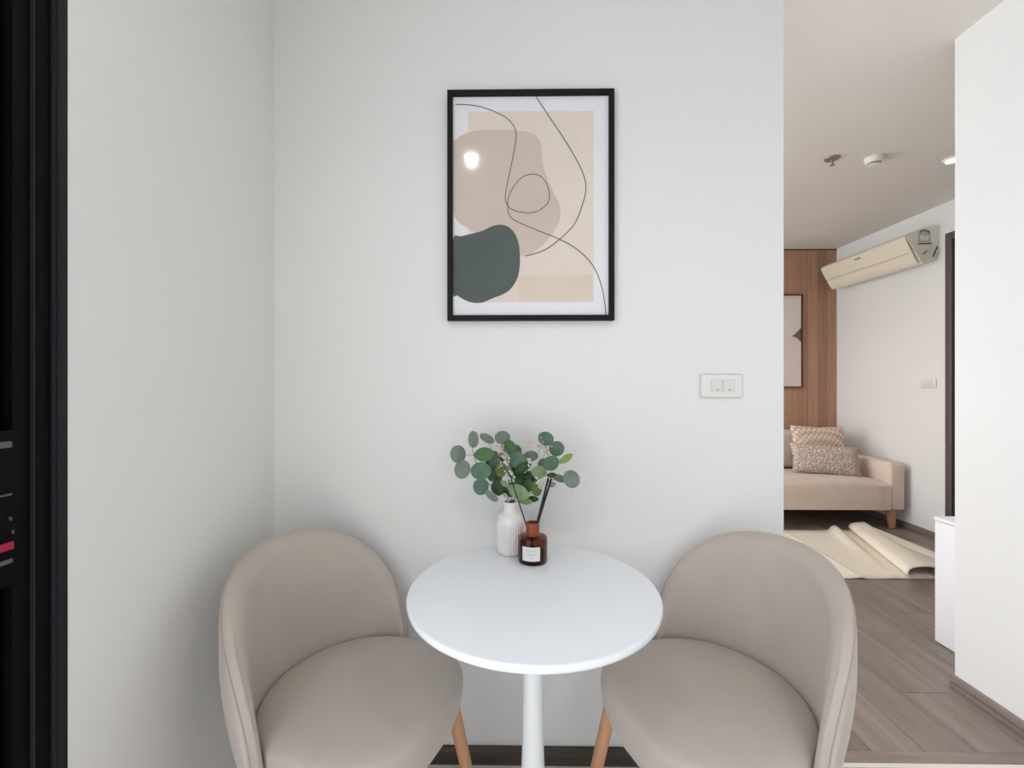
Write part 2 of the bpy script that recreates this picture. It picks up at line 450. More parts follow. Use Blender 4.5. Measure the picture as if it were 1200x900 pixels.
box('screw', (lx0, lx1, 0.7020, 0.7035, 1.002, 1.009), 'latch_grey', lt, bev=0.001)
o = box('sticker', (lx0, lx1, 0.66, 0.7025, 0.979, 0.991), 'red_label', lt); o['label'] = 'red sticker'
box('latch_bar', (lx0, lx1, 0.66, 0.7015, 0.957, 0.964), 'latch_grey', lt, bev=0.001)

# dark door on the air conditioner wall
d2 = bpy.data.objects.new('door_2', None); C.objects.link(d2); d2.location = (XA - 0.02, 3.0, 0)
struct(d2, 'dark brown door frame beyond the bright wall')
box('jamb', (XA - 0.022, XA - 0.001, 3.432, 3.485, 0, 2.415), 'door_brown', d2, bev=0.003)
box('jamb', (XA - 0.022, XA - 0.001, 2.50, 2.553, 0, 2.415), 'door_brown', d2, bev=0.003)
box('head', (XA - 0.022, XA - 0.001, 2.5535, 3.4315, 2.362, 2.415), 'door_brown', d2, bev=0.003)
lf = box('leaf', (XA - 0.010, XA - 0.001, 2.5535, 3.4315, 0.002, 2.3615), 'door_leaf_dark', d2)
box('handle', (XA - 0.05, XA - 0.0105, 2.60, 2.72, 1.0, 1.02), 'latch_grey', lf, bev=0.004)

# ------------------------------------------------------------------ chairs
WRAP = R(75)
def r_in(f):
    """radius of the seat edge at angle f from the back centre"""
    return 0.256 - 0.015 * (f / WRAP) ** 2
HW = r_in(R(90)) - 0.003
def seat_outline(n=96):
    out = []
    for i in range(n):
        a = 2 * math.pi * i / n
        c, s_ = math.cos(a), math.sin(a)
        if c < 0:
            r = r_in(abs(math.pi - a)) - 0.003
        else:
            p = 2.9
            r = (abs(c / 0.212) ** p + abs(s_ / HW) ** p) ** (-1 / p)
        out.append((r * c, r * s_))
    return out
Z_TOP, Z_END, Z_SEAT = 0.823, 0.425, 0.485
def rim_z(u):
    return Z_END + (Z_TOP - Z_END) * max(0.0, 1 - min(1, u) ** 2.3) ** 0.52
def make_chair():
    t = thing('dining_chair', (0, 0, 0), '', 'chair', None)
    # sample densely near the steep arm ends
    U = [Vector((-r_in(f) * math.cos(f), r_in(f) * math.sin(f), 0)) for f in [WRAP * math.sin(math.pi / 2 * (1 - 2 * i / 80)) for i in range(81)]]
    # arc length
    L = [0]
    for i in range(1, len(U)): L.append(L[-1] + (U[i] - U[i - 1]).length)
    tot = L[-1]
    bm = bmesh.new(); rings = []; pip = []
    for i, p in enumerate(U):
        s_ = L[i] / tot; u = abs(2 * s_ - 1); zr = rim_z(u)
        d = (U[min(i + 1, len(U) - 1)] - U[max(i - 1, 0)]).normalized()
        n = Vector((d.y, -d.x, 0))
        if n.dot(p) < 0: n = -n
        h = (zr - Z_END) / (Z_TOP - Z_END)
        fl_ = 0.018 * h; th = 0.054 - 0.026 * u ** 3
        zb = 0.360
        def q(f): return zb + (zr - zb) * f
        sec = [(-0.045, zb), (-0.01 + 0.3 * fl_, zb + 0.012), (0.030 + 0.35 * fl_, q(0.28)), (th + 0.006 + 0.5 * fl_, q(0.58)), (th + 0.007 + 0.7 * fl_, q(0.86)), (th + 0.9 * fl_, zr - 0.010),
               (th - 0.016 + fl_, zr - 0.0005), (0.020 + fl_, zr - 0.005), (0.008 + fl_, zr - 0.020), (0.001 + 0.9 * fl_, zr - 0.048),
               (0.0 + 0.5 * fl_, q(0.6)), (0.0 + 0.15 * fl_, q(0.35)), (-0.012, q(0.18)), (-0.045, zb + 0.005)]
        rings.append([bm.verts.new((p.x + n.x * c_.x, p.y + n.y * c_.x, c_.z)) for c_ in spline([(r, 0, z) for (r, z) in sec], 3, True)])
        rp = th + 0.9 * fl_ + 0.0002; pip.append((p.x + n.x * rp, p.y + n.y * rp, zr - 0.0098))
    M = len(rings[0])
    for i in range(len(rings) - 1):
        for k in range(M):
            bm.faces.new((rings[i][k], rings[i][(k + 1) % M], rings[i + 1][(k + 1) % M], rings[i + 1][k]))
    for e_, sgn in ((0, 1), (-1, -1)):      # rounded arm ends
        r0 = rings[e_]; cen = sum((v.co for v in r0), Vector()) / M
        d = (U[0] - U[1]).normalized() if e_ == 0 else (U[-1] - U[-2]).normalized()
        prev = r0
        for (sc, ad) in ((0.9, 0.012), (0.55, 0.021)):
            nr = [bm.verts.new(cen + (v.co - cen) * sc + d * ad) for v in r0]
            for k in range(M): bm.faces.new((prev[k], prev[(k + 1) % M], nr[(k + 1) % M], nr[k]))
            prev = nr
        bm.faces.new(prev)
    o = mesh_obj('backrest', bm, 'chair_fabric', t, smooth=True, sharp=80)
    bm = tube(bmesh.new(), pip, 0.0017, 6)
    mesh_obj('piping', bm, 'chair_piping', o, smooth=True, sharp=80)
    # seat cushion
    ol = seat_outline(); bm = bmesh.new(); rings = []
    prof = [(0.60, 0.350), (0.82, 0.356), (0.93, 0.375), (0.975, 0.405), (0.995, 0.435), (1.0, 0.455), (0.993, 0.470), (0.97, 0.480), (0.92, 0.487), (0.8, 0.495), (0.55, 0.503), (0.25, 0.507)]
    for sc, z in prof:
        rings.append([bm.verts.new((x * sc, y * sc, z)) for x, y in ol])
    n = len(ol)
    for i in range(len(rings) - 1):
        for k in range(n): bm.faces.new((rings[i][k], rings[i][(k + 1) % n], rings[i + 1][(k + 1) % n], rings[i + 1][k]))
    bm.faces.new(rings[0]); bm.faces.new(rings[-1])
    mesh_obj('seat', bm, 'chair_fabric', t, smooth=True, sharp=80)
    for sx in (-1, 1):
        for sy in (-1, 1):
            bm = tube(bmesh.new(), [(0.150 * sx, 0.165 * sy, 0.365), (0.175 * sx, 0.19 * sy, 0.20), (0.205 * sx, 0.218 * sy, 0.0)], [0.0185, 0.0165, 0.0115], 20)
            for v in bm.verts:
                if v.co.z < 0.01: v.co.z = 0
            mesh_obj('leg', bm, 'beech', t, smooth=True)
    return t
ch = make_chair()
ch2 = copy_tree(ch)
ch.location = (-0.377, 1.10, 0); ch.rotation_euler = (0, 0, R(-22))
tag(ch, 'beige upholstered tub chair in the corner of the two white walls', 'chair', 'dining chairs at the round table')
ch2.location = (0.450, 1.10, 0); ch2.rotation_euler = (0, 0, R(202))
tag(ch2, 'beige upholstered tub chair beside the opening to the living room', 'chair', 'dining chairs at the round table')

# ------------------------------------------------------------------ round table
TX, TY, TZ = 0.0365, 1.076, 0.75
tb = thing('bistro_table', (TX, TY, 0), 'round white pedestal table between the two beige chairs', 'table')
bm = lathe(bmesh.new(), [(0.270, TZ - 0.021), (0.292, TZ - 0.020), (0.298, TZ - 0.017), (0.300, TZ - 0.010), (0.300, TZ - 0.003), (0.2985, TZ - 0.0008), (0.296, TZ)], (TX, TY, 0), 128)
mesh_obj('table_top', bm, 'table_white', tb, smooth=True, sharp=50)
bm = lathe(bmesh.new(), [(0.11, TZ - 0.034), (0.112, TZ - 0.024), (0.10, TZ - 0.0215)], (TX, TY, 0), 64)
mesh_obj('mounting_plate', bm, 'table_leg_white', tb, smooth=True)
bm = lathe(bmesh.new(), [(0.034, TZ - 0.0345), (0.024, TZ - 0.05), (0.0225, TZ - 0.10), (0.0235, 0.5), (0.026, 0.38), (0.030, 0.26), (0.042, 0.14), (0.070, 0.065), (0.12, 0.034), (0.155, 0.024)], (TX, TY, 0), 48)
mesh_obj('pedestal', bm, 'table_leg_white', tb, smooth=True)
bm = lathe(bmesh.new(), [(0.20, 0.0), (0.203, 0.004), (0.20, 0.012), (0.17, 0.022), (0.12, 0.030)], (TX, TY, 0), 64)
mesh_obj('base', bm, 'table_leg_white', tb, smooth=True)

# ------------------------------------------------------------------ vase with eucalyptus
VX, VY = -0.022, 1.30
def ribs(a, z):
    k = max(0, min(1, (z - 0.004) / 0.008)) * max(0, min(1, (0.098 - z) / 0.012))
    return 1 + 0.085 * k * (abs(math.sin(a * 17)) - 0.5)
prof = [(0.030, 0.0), (0.036, 0.001), (0.0385, 0.004)] + [(0.0395, 0.004 + 0.092 * i / 12) for i in range(1, 13)] + \
       [(0.0385, 0.101), (0.035, 0.108), (0.028, 0.115), (0.0225, 0.120), (0.020, 0.125), (0.0195, 0.138), (0.0205, 0.148), (0.0200, 0.1495), (0.0175, 0.1490), (0.0168, 0.140), (0.0168, 0.10), (0.03, 0.09), (0.03, 0.01)]
bm = lathe(bmesh.new(), prof, (VX, VY, TZ), 204, ribs)
tag(mesh_obj('vase', bm, 'vase_ceramic', smooth=True, sharp=60), 'white ribbed ceramic bottle vase on the round table', 'vase')

eu = thing('eucalyptus_bunch', (VX, VY, TZ + 0.012), 'bunch of round leaved eucalyptus standing in the white vase', 'plant')
# leaf centres: (across, up) in units of 0.367 mm from the vase axis / neck rim, size, tilt, kind, depth offset
U_ = 0.000367
LEAVES = [(135, 250, 128, 145, 5, 'grey', 0.01), (175, 365, 130, 150, -10, 'grey', -0.005), (255, 135, 88, 140, 0, 'grey', 0.03), (365, 130, 70, 135, 60, 'grey', 0.04),
          (490, 120, 135, 110, 0, 'grey', 0.03), (545, 185, 128, 120, 0, 'green', 0.0), (352, 238, 175, 115, 8, 'green', -0.02), (325, 362, 175, 138, 0, 'teal', -0.03),
          (325, 495, 125, 135, -10, 'teal', -0.02), (412, 560, 60, 125, 50, 'grey', -0.03), (462, 505, 120, 145, 10, 'dark', -0.01), (425, 285, 90, 130, -10, 'teal', 0.01),
          (612, 285, 135, 140, 10, 'teal', 0.0), (485, 365, 90, 120, 0, 'olive', -0.01), (655, 345, 75, 160, -60, 'dark', -0.02), (725, 268, 125, 85, 0, 'grey', 0.02),
          (845, 122, 130, 118, -20, 'teal', 0.01), (935, 208, 128, 125, 20, 'teal', 0.02), (885, 312, 140, 125, 0, 'teal', -0.01), (1005, 278, 60, 135, -55, 'yellow', 0.0),
          (785, 378, 140, 112, -10, 'pale', -0.02), (1045, 437, 130, 145, 30, 'grey', -0.01), (955, 442, 60, 110, 70, 'grey', 0.01), (625, 515, 190, 110, -20, 'pale', -0.05),
          (765, 500, 85, 120, 10, 'olive', -0.03), (740, 582, 90, 52, 0, 'dark', -0.03), (675, 592, 130, 50, -10, 'pale', -0.04), (520, 452, 90, 48, -30, 'pale', -0.05),
          (880, 395, 85, 42, 0, 'dark', -0.03), (890, 482, 62, 40, 20, 'grey', -0.01), (405, 400, 80, 150, 0, 'teal', 0.02), (700, 430, 70, 95, 0, 'dark', 0.01),
          (570, 400, 90, 130, 20, 'dark', 0.03), (640, 440, 120, 90, 0, 'green', 0.02), (560, 330, 90, 110, 0, 'green', 0.03), (500, 530, 70, 90, 30, 'dark', 0.02),
          (590, 232, 120, 110, 0, 'teal', 0.03), (445, 430, 95, 120, 10, 'teal', 0.03), (600, 470, 130, 110, 20, 'dark', 0.0), (690, 500, 110, 120, -20, 'green', 0.0), (740, 440, 100, 120, 0, 'dark', 0.02),
          (830, 345, 95, 110, 0, 'grey', 0.03), (395, 345, 110, 120, 0, 'dark', 0.03), (470, 300, 80, 110, -20, 'dark', 0.03), (690, 310, 60, 110, 30, 'yellow', 0.0), (560, 560, 90, 70, 0, 'dark', 0.01), (540, 365, 60, 100, 15, 'grey', -0.01)]
NX, NZ = 560, 632       # neck rim centre in the same units
neck = Vector((VX, VY, TZ + 0.146))
def upos(zx, zy, dy): return Vector((VX + (zx - NX) * U_, VY + dy, TZ + 0.146 + (NZ - zy) * U_))
STEMS = [[(555, 640), (430, 520), (330, 420), (270, 270), (255, 200)], [(560, 640), (500, 480), (440, 330), (400, 210)], [(560, 640), (540, 450), (530, 280), (520, 160)],
         [(565, 640), (620, 480), (660, 380), (720, 290)], [(570, 640), (700, 540), (800, 420), (860, 300), (850, 180)], [(570, 640), (720, 560), (860, 460), (1000, 430)]]
stem_pts = []
for j, st in enumerate(STEMS):
    dyj = [0.0, 0.02, 0.03, 0.015, 0.0, -0.01][j]
    pts = [Vector((VX + random.uniform(-.006, .006), VY + random.uniform(-.006, .006), TZ + 0.016))] + [upos(a, b_, dyj * i / len(st)) for i, (a, b_) in enumerate(st)]
    pts[1] = Vector((VX + (j - 2.5) * 0.0035, VY, TZ + 0.15))
    sp = spline(pts, 6); stem_pts += sp[7:]
    mesh_obj('stem', tube(bmesh.new(), sp, [0.0017 - 0.001 * i / len(sp) for i in range(len(sp))], 6), 'stem_brown', eu, smooth=True)
def leaf(c, w_, h_, rot, kind, tiltx, tiltz, cup, pointed):
    bm = bmesh.new(); n = 20; th = 0.0005
    def P(a, rr):
        x_, z_ = math.cos(a) * rr, math.sin(a) * rr
        if pointed: x_ *= (1 - 0.22 * abs(z_)) 
        return Vector((x_ * w_ / 2, -cup * (rr * rr) + 0.0015 * math.cos(a) ** 2 * rr, z_ * h_ / 2))
    Mx = Matrix.Translation(c) @ Matrix.Rotation(tiltz, 4, 'Z') @ Matrix.Rotation(tiltx, 4, 'X') @ Matrix.Rotation(rot, 4, 'Y')
    top = []
    for side in (0, 1):
        o_ = Vector((0, -th if side == 0 else th, 0))
        cv = bm.verts.new(Mx @ (P(0, 0) + o_ + Vector((0, 0.0012, 0))))
        r1 = [bm.verts.new(Mx @ (P(2 * math.pi * k / n, 0.55) + o_)) for k in range(n)]
        r2 = [bm.verts.new(Mx @ (P(2 * math.pi * k / n, 1.0) + o_)) for k in range(n)]
        for k in range(n):
            k2 = (k + 1) % n
            bm.faces.new((cv, r1[k], r1[k2])); bm.faces.new((r1[k], r2[k], r2[k2], r1[k2]))
        top.append(r2)
    for k in range(n):
        k2 = (k + 1) % n
        bm.faces.new((top[0][k], top[0][k2], top[1][k2], top[1][k]))
    lo = mesh_obj('leaf', bm, 'leaf_' + kind, eu, smooth=True, sharp=70)
    return lo
for (zx, zy, w_, h_, rot, kind, dy) in LEAVES:
    c = upos(zx, zy, dy)
    lo = leaf(c, w_ * U_, h_ * U_, R(-rot), kind, random.uniform(-.35, .25), random.uniform(-.35, .35), random.uniform(-0.004, 0.005), kind in ('dark', 'yellow', 'green', 'pale'))
    q = min(stem_pts, key=lambda s_: (s_ - c).length + max(0, s_.z - c.z))
    if (q - c).length > 0.008:
        mid = (q + c) / 2 + Vector((0, 0.003, -0.002))
        mesh_obj('petiole', tube(bmesh.new(), [q, mid, c + Vector((0, 0.002, 0))], 0.0008, 5), 'stem_green', lo, smooth=True)
for (zx, zy, dy, mt, n_, sp_) in ((565, 405, -0.055, 'berry_white', 22, 0.0125), (790, 442, -0.05, 'berry_white', 26, 0.0155), (500, 250, -0.02, 'berry_tan', 20, 0.02), (480, 195, -0.02, 'berry_tan', 9, 0.012),
                                  (515, 290, -0.03, 'berry_white', 14, 0.013), (800, 190, 0.0, 'berry_tan', 18, 0.022), (840, 235, 0.0, 'berry_tan', 8, 0.010), (708, 290, -0.03, 'berry_white', 10, 0.01), (535, 585, -0.02, 'berry_white', 8, 0.010)):
    c = upos(zx, zy, dy); bm = bmesh.new()
    q = min(stem_pts, key=lambda s_: (s_ - c).length)
    for i in range(n_):
        p = c + Vector((random.gauss(0, 1), random.gauss(0, 1) * 0.7, random.gauss(0, 1))) * sp_ * 0.6
        bmesh.ops.create_icosphere(bm, subdivisions=1, radius=random.uniform(0.0022, 0.0036), matrix=Matrix.Translation(p))
        tube(bm, [c + (q - c) * 0.2, p], 0.0005, 3, cap=False)
    tube(bm, [q, c], 0.0008, 4)
    o = mesh_obj('berry_cluster', bm, mt, eu, smooth=True)

# ------------------------------------------------------------------ amber reed diffuser
BX, BY = 0.041, 1.236
df = thing('diffuser_bottle', (BX, BY, TZ), 'amber glass reed diffuser bottle with a white paper label', 'bottle')
prof = [(0.034, 0.0), (0.0395, 0.002), (0.041, 0.006), (0.041, 0.064), (0.0395, 0.069), (0.035, 0.0715), (0.019, 0.0725), (0.0165, 0.0735), (0.0165, 0.078),
        (0.0135, 0.078), (0.0135, 0.070), (0.034, 0.0685), (0.0375, 0.066), (0.0382, 0.062), (0.0382, 0.007), (0.036, 0.004)]
mesh_obj('glass_body', lathe(bmesh.new(), prof, (BX, BY, TZ), 64), 'amber_glass', df, smooth=True, sharp=40)
mesh_obj('liquid', lathe(bmesh.new(), [(0.034, 0.0046), (0.0370, 0.0075), (0.0378, 0.010), (0.0378, 0.026)], (BX, BY, TZ), 48), 'amber_liquid', df, smooth=True)
mesh_obj('collar', lathe(bmesh.new(), [(0.0172, 0.066), (0.0188, 0.067), (0.0188, 0.106), (0.0180, 0.108), (0.0150, 0.108), (0.0145, 0.104), (0.0145, 0.080)], (BX, BY, TZ), 48, cap0=False), 'bottle_collar', df, smooth=True)
mesh_obj('neck_opening', lathe(bmesh.new(), [(0.0140, 0.096), (0.0140, 0.098)], (BX, BY, TZ), 32), 'reed_black', df)
def curved_patch(bm, a0, a1, z0, z1, r, n=12, th=0.0003):
    g = []
    for rr in (r, r + th):
        g.append([(bm.verts.new((BX + rr * math.sin(a0 + (a1 - a0) * i / n), BY - rr * math.cos(a0 + (a1 - a0) * i / n), TZ + z0)),
                   bm.verts.new((BX + rr * math.sin(a0 + (a1 - a0) * i / n), BY - rr * math.cos(a0 + (a1 - a0) * i / n), TZ + z1))) for i in range(n + 1)])
    for i in range(n):
        for a in g: bm.faces.new((a[i][0], a[i + 1][0], a[i + 1][1], a[i][1]))
        for e in (0, 1): bm.faces.new((g[0][i][e], g[0][i + 1][e], g[1][i + 1][e], g[1][i][e]))
    for i in (0, n): bm.faces.new((g[0][i][0], g[0][i][1], g[1][i][1], g[1][i][0]))
    return bm
AO = -0.14
lb = mesh_obj('label_paper', curved_patch(bmesh.new(), AO - 0.62, AO + 0.62, 0.014, 0.052, 0.0412), 'label_paper', df)
for (a0, a1, z0, z1) in ((-.38, .42, 0.0435, 0.0445), (-.30, .34, 0.0400, 0.0408), (-.20, -.02, 0.0305, 0.0325), (.02, .26, 0.0305, 0.0325), (-.12, .16, 0.0225, 0.0235)):
    mesh_obj('print_line', curved_patch(bmesh.new(), AO + a0, AO + a1, z0, z1, 0.04155, 6, 0.0002), 'label_ink', lb)
for (p0, p1, lab) in (((BX + 0.010, BY + 0.004, TZ + 0.012), (BX - 0.064, BY - 0.012, TZ + 0.245), 'black reed stick leaning across the white vase from the amber bottle'),
                      ((BX - 0.012, BY - 0.004, TZ + 0.012), (BX + 0.044, BY - 0.002, TZ + 0.232), 'black reed stick leaning away from the vase, steeper of the close pair'),
                      ((BX - 0.013, BY + 0.006, TZ + 0.012), (BX + 0.053, BY + 0.010, TZ + 0.228), 'black reed stick leaning away from the vase, flatter of the close pair')):
    a_, b_ = Vector(p0), Vector(p1)
    tag(mesh_obj('reed_stick', tube(bmesh.new(), [a_, (a_ + b_) / 2, b_], 0.0029 if p1[0] > BX else 0.0018, 8), 'reed_black', smooth=True), lab, 'reed', 'reeds in the diffuser bottle')

# ------------------------------------------------------------------ framed print over the table
PX0, PX1, PZ0, PZ1 = -0.2295, 0.3115, 1.451, 2.199
pf = thing('framed_print', ((PX0 + PX1) / 2, YB - 0.012, PZ0), 'black framed abstract print with taupe and dark green shapes over the table', 'picture')
fw = 0.0175; yf0, yf1 = YB - 0.024, YB - 0.001
for b_ in ((PX0, PX0 + fw, yf0, yf1, PZ0, PZ1), (PX1 - fw, PX1, yf0, yf1, PZ0, PZ1), (PX0 + fw, PX1 - fw, yf0, yf1, PZ0, PZ0 + fw), (PX0 + fw, PX1 - fw, yf0, yf1, PZ1 - fw, PZ1)):
    box('frame_bar', b_, 'frame_black', pf, bev=0.0015)
ix0, ix1, iz0, iz1 = PX0 + fw, PX1 - fw, PZ0 + fw, PZ1 - fw
YP = YB - 0.012
paper = box('print', (ix0, ix1, YP, YP + 0.004, iz0, iz1), 'paper', pf)
def A(x_, y_):    # photo crop units -> sheet
    return (ix0 + (min(max(x_, 90), 600) - 90) / 510 * (ix1 - ix0), iz1 - (min(max(y_, 92), 808) - 92) / 716 * (iz1 - iz0))
def art_shape(name, pts, layer, mat, sm=True):
    P = [Vector((*p, 0)) for p in pts]
    if sm: P = spline(pts3(pts), 6, True)
    bm = bmesh.new(); y1 = YP - 0.00025 * layer
    lo_ = [bm.verts.new((A(p.x, p.y)[0], y1, A(p.x, p.y)[1])) for p in P]
    f = bm.faces.new(lo_)
    r = bmesh.ops.extrude_face_region(bm, geom=[f])
    bmesh.ops.translate(bm, verts=[g for g in r['geom'] if isinstance(g, bmesh.types.BMVert)], vec=(0, 0.0002, 0))
    return mesh_obj(name, bm, mat, paper)
def pts3(p): return [(a, b_, 0) for a, b_ in p]
def art_line(name, pts, layer, half):
    P = spline(pts3(pts), 10); bm = bmesh.new(); y1 = YP - 0.00025 * layer; prev = None
    for i, p in enumerate(P):
        d = (P[min(i + 1, len(P) - 1)] - P[max(i - 1, 0)]).normalized(); n = Vector((-d.y, d.x, 0)) * half
        a_, b_ = A(p.x + n.x, p.y + n.y), A(p.x - n.x, p.y - n.y)
        q = (bm.verts.new((a_[0], y1, a_[1])), bm.verts.new((b_[0], y1, b_[1])))
        if prev: bm.faces.new((prev[0], prev[1], q[1], q[0]))
        prev = q
    return mesh_obj(name, bm, 'art_ink', paper)
art_shape('beige_block', [(140, 140), (552, 140), (552, 765), (140, 765)], 1, 'art_beige', False)
art_shape('sand_block', [(305, 677), (548, 677), (548, 762), (305, 762)], 2, 'art_sand', False)
art_shape('taupe_shape', [(88, 262), (105, 228), (150, 206), (230, 199), (310, 204), (355, 215), (378, 243), (384, 300), (396, 350), (420, 405), (441, 450), (440, 497), (412, 548), (370, 590), (330, 614), (290, 600), (220, 575), (150, 530), (88, 465)], 3, 'art_taupe')
art_shape('green_shape', [(90, 562), (120, 548), (180, 533), (225, 514), (260, 513), (290, 535), (307, 578), (310, 640), (300, 690), (270, 730), (220, 752), (180, 767), (140, 762), (105, 743), (90, 730)], 4, 'art_green')
art_line('ink_line', [(98, 116), (160, 120), (220, 138), (270, 165), (295, 200), (296, 240), (283, 310), (268, 380), (262, 425), (275, 455), (310, 470), (360, 470), (398, 445), (407, 410), (390, 365), (360, 347), (320, 355), (287, 390), (271, 432), (277, 482), (320, 510), (440, 560), (500, 595), (545, 640), (570, 690), (585, 750), (592, 808)], 5, 1.2)
art_line('ink_line', [(362, 92), (400, 150), (460, 240), (506, 320), (523, 365), (526, 398), (517, 440), (490, 508), (440, 560), (390, 595), (330, 614)], 6, 1.2)
box('glass_pane', (ix0, ix1, YP - 0.0062, YP - 0.0045, iz0, iz1), 'picture_glass', pf)

# ------------------------------------------------------------------ wall switches
sw = thing('light_switch', (0.662, YB, 1.2), 'white wide light switch plate on the white wall beside the print', 'switch')
box('plate', (0.594, 0.730, YB - 0.009, YB - 0.0005, 1.2005, 1.2765), 'switch_plastic', sw, bev=0.006, seg=3)
for i in range(2):
    r_ = box('rocker', (0.627 + 0.039 * i, 0.6652 + 0.039 * i, YB - 0.0115, YB - 0.0085, 1.219, 1.260), 'switch_rocker', sw, bev=0.0015)
    box('marker', (0.6440 + 0.039 * i, 0.6490 + 0.039 * i, YB - 0.0120, YB - 0.0113, 1.2235, 1.2285), 'switch_mark', r_)
s2 = thing('light_switch', (XA, 3.65, 1.21), 'small white switch plate on the air conditioner wall', 'switch')
box('plate', (XA - 0.009, XA - 0.0005, 3.575, 3.715, 1.212, 1.288), 'switch_plastic', s2, bev=0.004)
box('rocker', (XA - 0.013, XA - 0.0088, 3.60, 3.69, 1.230, 1.270), 'switch_rocker', s2, bev=0.002)

# ------------------------------------------------------------------ air conditioner
AY0, AY1 = 3.555, 4.53
ac = thing('air_conditioner', (XA, (AY0 + AY1) / 2, 2.21), 'cream split air conditioner high on the living room wall', 'air conditioner')
def profile_extrude(name, prof, y0, y1, mat, parent, ends=None, smooth=True):
    bm = bmesh.new(); n = len(prof); r = []
    for y_ in (y0, y1): r.append([bm.verts.new((XA - d, y_, z)) for d, z in prof])
    for k in range(n): bm.faces.new((r[0][k], r[0][(k + 1) % n], r[1][(k + 1) % n], r[1][k]))
    bm.faces.new(r[0]); bm.faces.new(r[1])
    return mesh_obj(name, bm, mat, parent, smooth=smooth, sharp=35)
body = [(0.001, 2.505), (0.06, 2.50), (0.13, 2.487), (0.20, 2.46), (0.245, 2.43), (0.250, 2.405), (0.215, 2.345), (0.172, 2.275), (0.140, 2.215), (0.12, 2.205), (0.08, 2.215), (0.045, 2.235), (0.02, 2.28), (0.001, 2.30)]
profile_extrude('body', body, AY0, AY1, 'ac_grey', ac)
fp = [(0.244, 2.438), (0.262, 2.426), (0.266, 2.412), (0.245, 2.362), (0.210, 2.297), (0.206, 2.300), (0.235, 2.360), (0.252, 2.405)]
f_ = profile_extrude('front_panel', fp, AY0 + 0.006, AY1 + 0.004, 'ac_cream', ac)
profile_extrude('louvre', [(0.207, 2.294), (0.188, 2.255), (0.160, 2.212), (0.150, 2.207), (0.152, 2.215), (0.18, 2.262), (0.200, 2.297)], AY0 + 0.012, AY1 + 0.002, 'ac_cream', ac)
def on_front(name, y0, y1, t0, t1, mat, parent):
    a_, b_ = Vector((0.266, 2.412)), Vector((0.245, 2.362))
    p0, p1 = a_.lerp(b_, t0), a_.lerp(b_, t1)
    nrm = Vector((0.05, -0.021)).normalized() * 0.0012
    return profile_extrude(name, [tuple(p0 + nrm), tuple(p1 + nrm), tuple(p1 - nrm * 0.4), tuple(p0 - nrm * 0.4)], y0, y1, mat, parent, smooth=False)
on_front('logo', 4.03, 4.10, 0.42, 0.62, 'ac_dark', f_)
for i in range(3):
    d0 = 0.09 + 0.05 * i
    zt = 2.4955 - 0.0225 * i - (0.004 if i else 0)
    box('intake_slot', (XA - d0 - 0.02, XA - d0, AY0 + 0.06, AY1 - 0.06, zt - 0.012, zt - 0.004), 'ac_line', ac)
# end cap details (side turned to the passage)
ye = AY0 - 0.0006
def on_side(name, pts, mat, parent=ac, th=0.0016):
    bm = bmesh.new(); v = [bm.verts.new((XA - d, ye, z)) for d, z in pts]; f = bm.faces.new(v)
    r = bmesh.ops.extrude_face_region(bm, geom=[f])
    bmesh.ops.translate(bm, verts=[g for g in r['geom'] if isinstance(g, bmesh.types.BMVert)], vec=(0, -th, 0))
    return mesh_obj(name, bm, mat, parent)
st = on_side('energy_label', [(0.165, 2.375), (0.165, 2.435)] + [(0.118 + 0.047 * math.cos(a), 2.435 + 0.036 * math.sin(a)) for a in [math.pi * i / 10 for i in range(11)]] + [(0.071, 2.435), (0.071, 2.375)], 'sticker_green')
ye -= 0.0016
arc = [(0.118 + 0.047 * math.cos(a), 2.437 + 0.036 * math.sin(a)) for a in [math.pi * (0.12 + 0.80 * i / 10) for i in range(11)]] + [(0.118 + 0.034 * math.cos(a), 2.437 + 0.025 * math.sin(a)) for a in [math.pi * (0.92 - 0.80 * i / 10) for i in range(11)]]
on_side('label_arc', arc, 'ac_dark', st)
on_side('label_bar', [(0.168, 2.356), (0.168, 2.365), (0.062, 2.367), (0.062, 2.358)], 'ac_dark', st)
on_side('label_panel', [(0.150, 2.385), (0.150, 2.425), (0.085, 2.425), (0.085, 2.385)], 'sticker_white', st)
on_side('side_mark', [(0.135, 2.275), (0.128, 2.273), (0.095, 2.305), (0.102, 2.309)], 'ac_dark')
on_side('side_sticker', [(0.085, 2.262), (0.060, 2.256), (0.045, 2.31), (0.075, 2.335)], 'sticker_white')
on_side('pipe_notch', [(0.055, 2.258), (0.047, 2.252), (0.012, 2.33), (0.020, 2.345)], 'ac_dark')

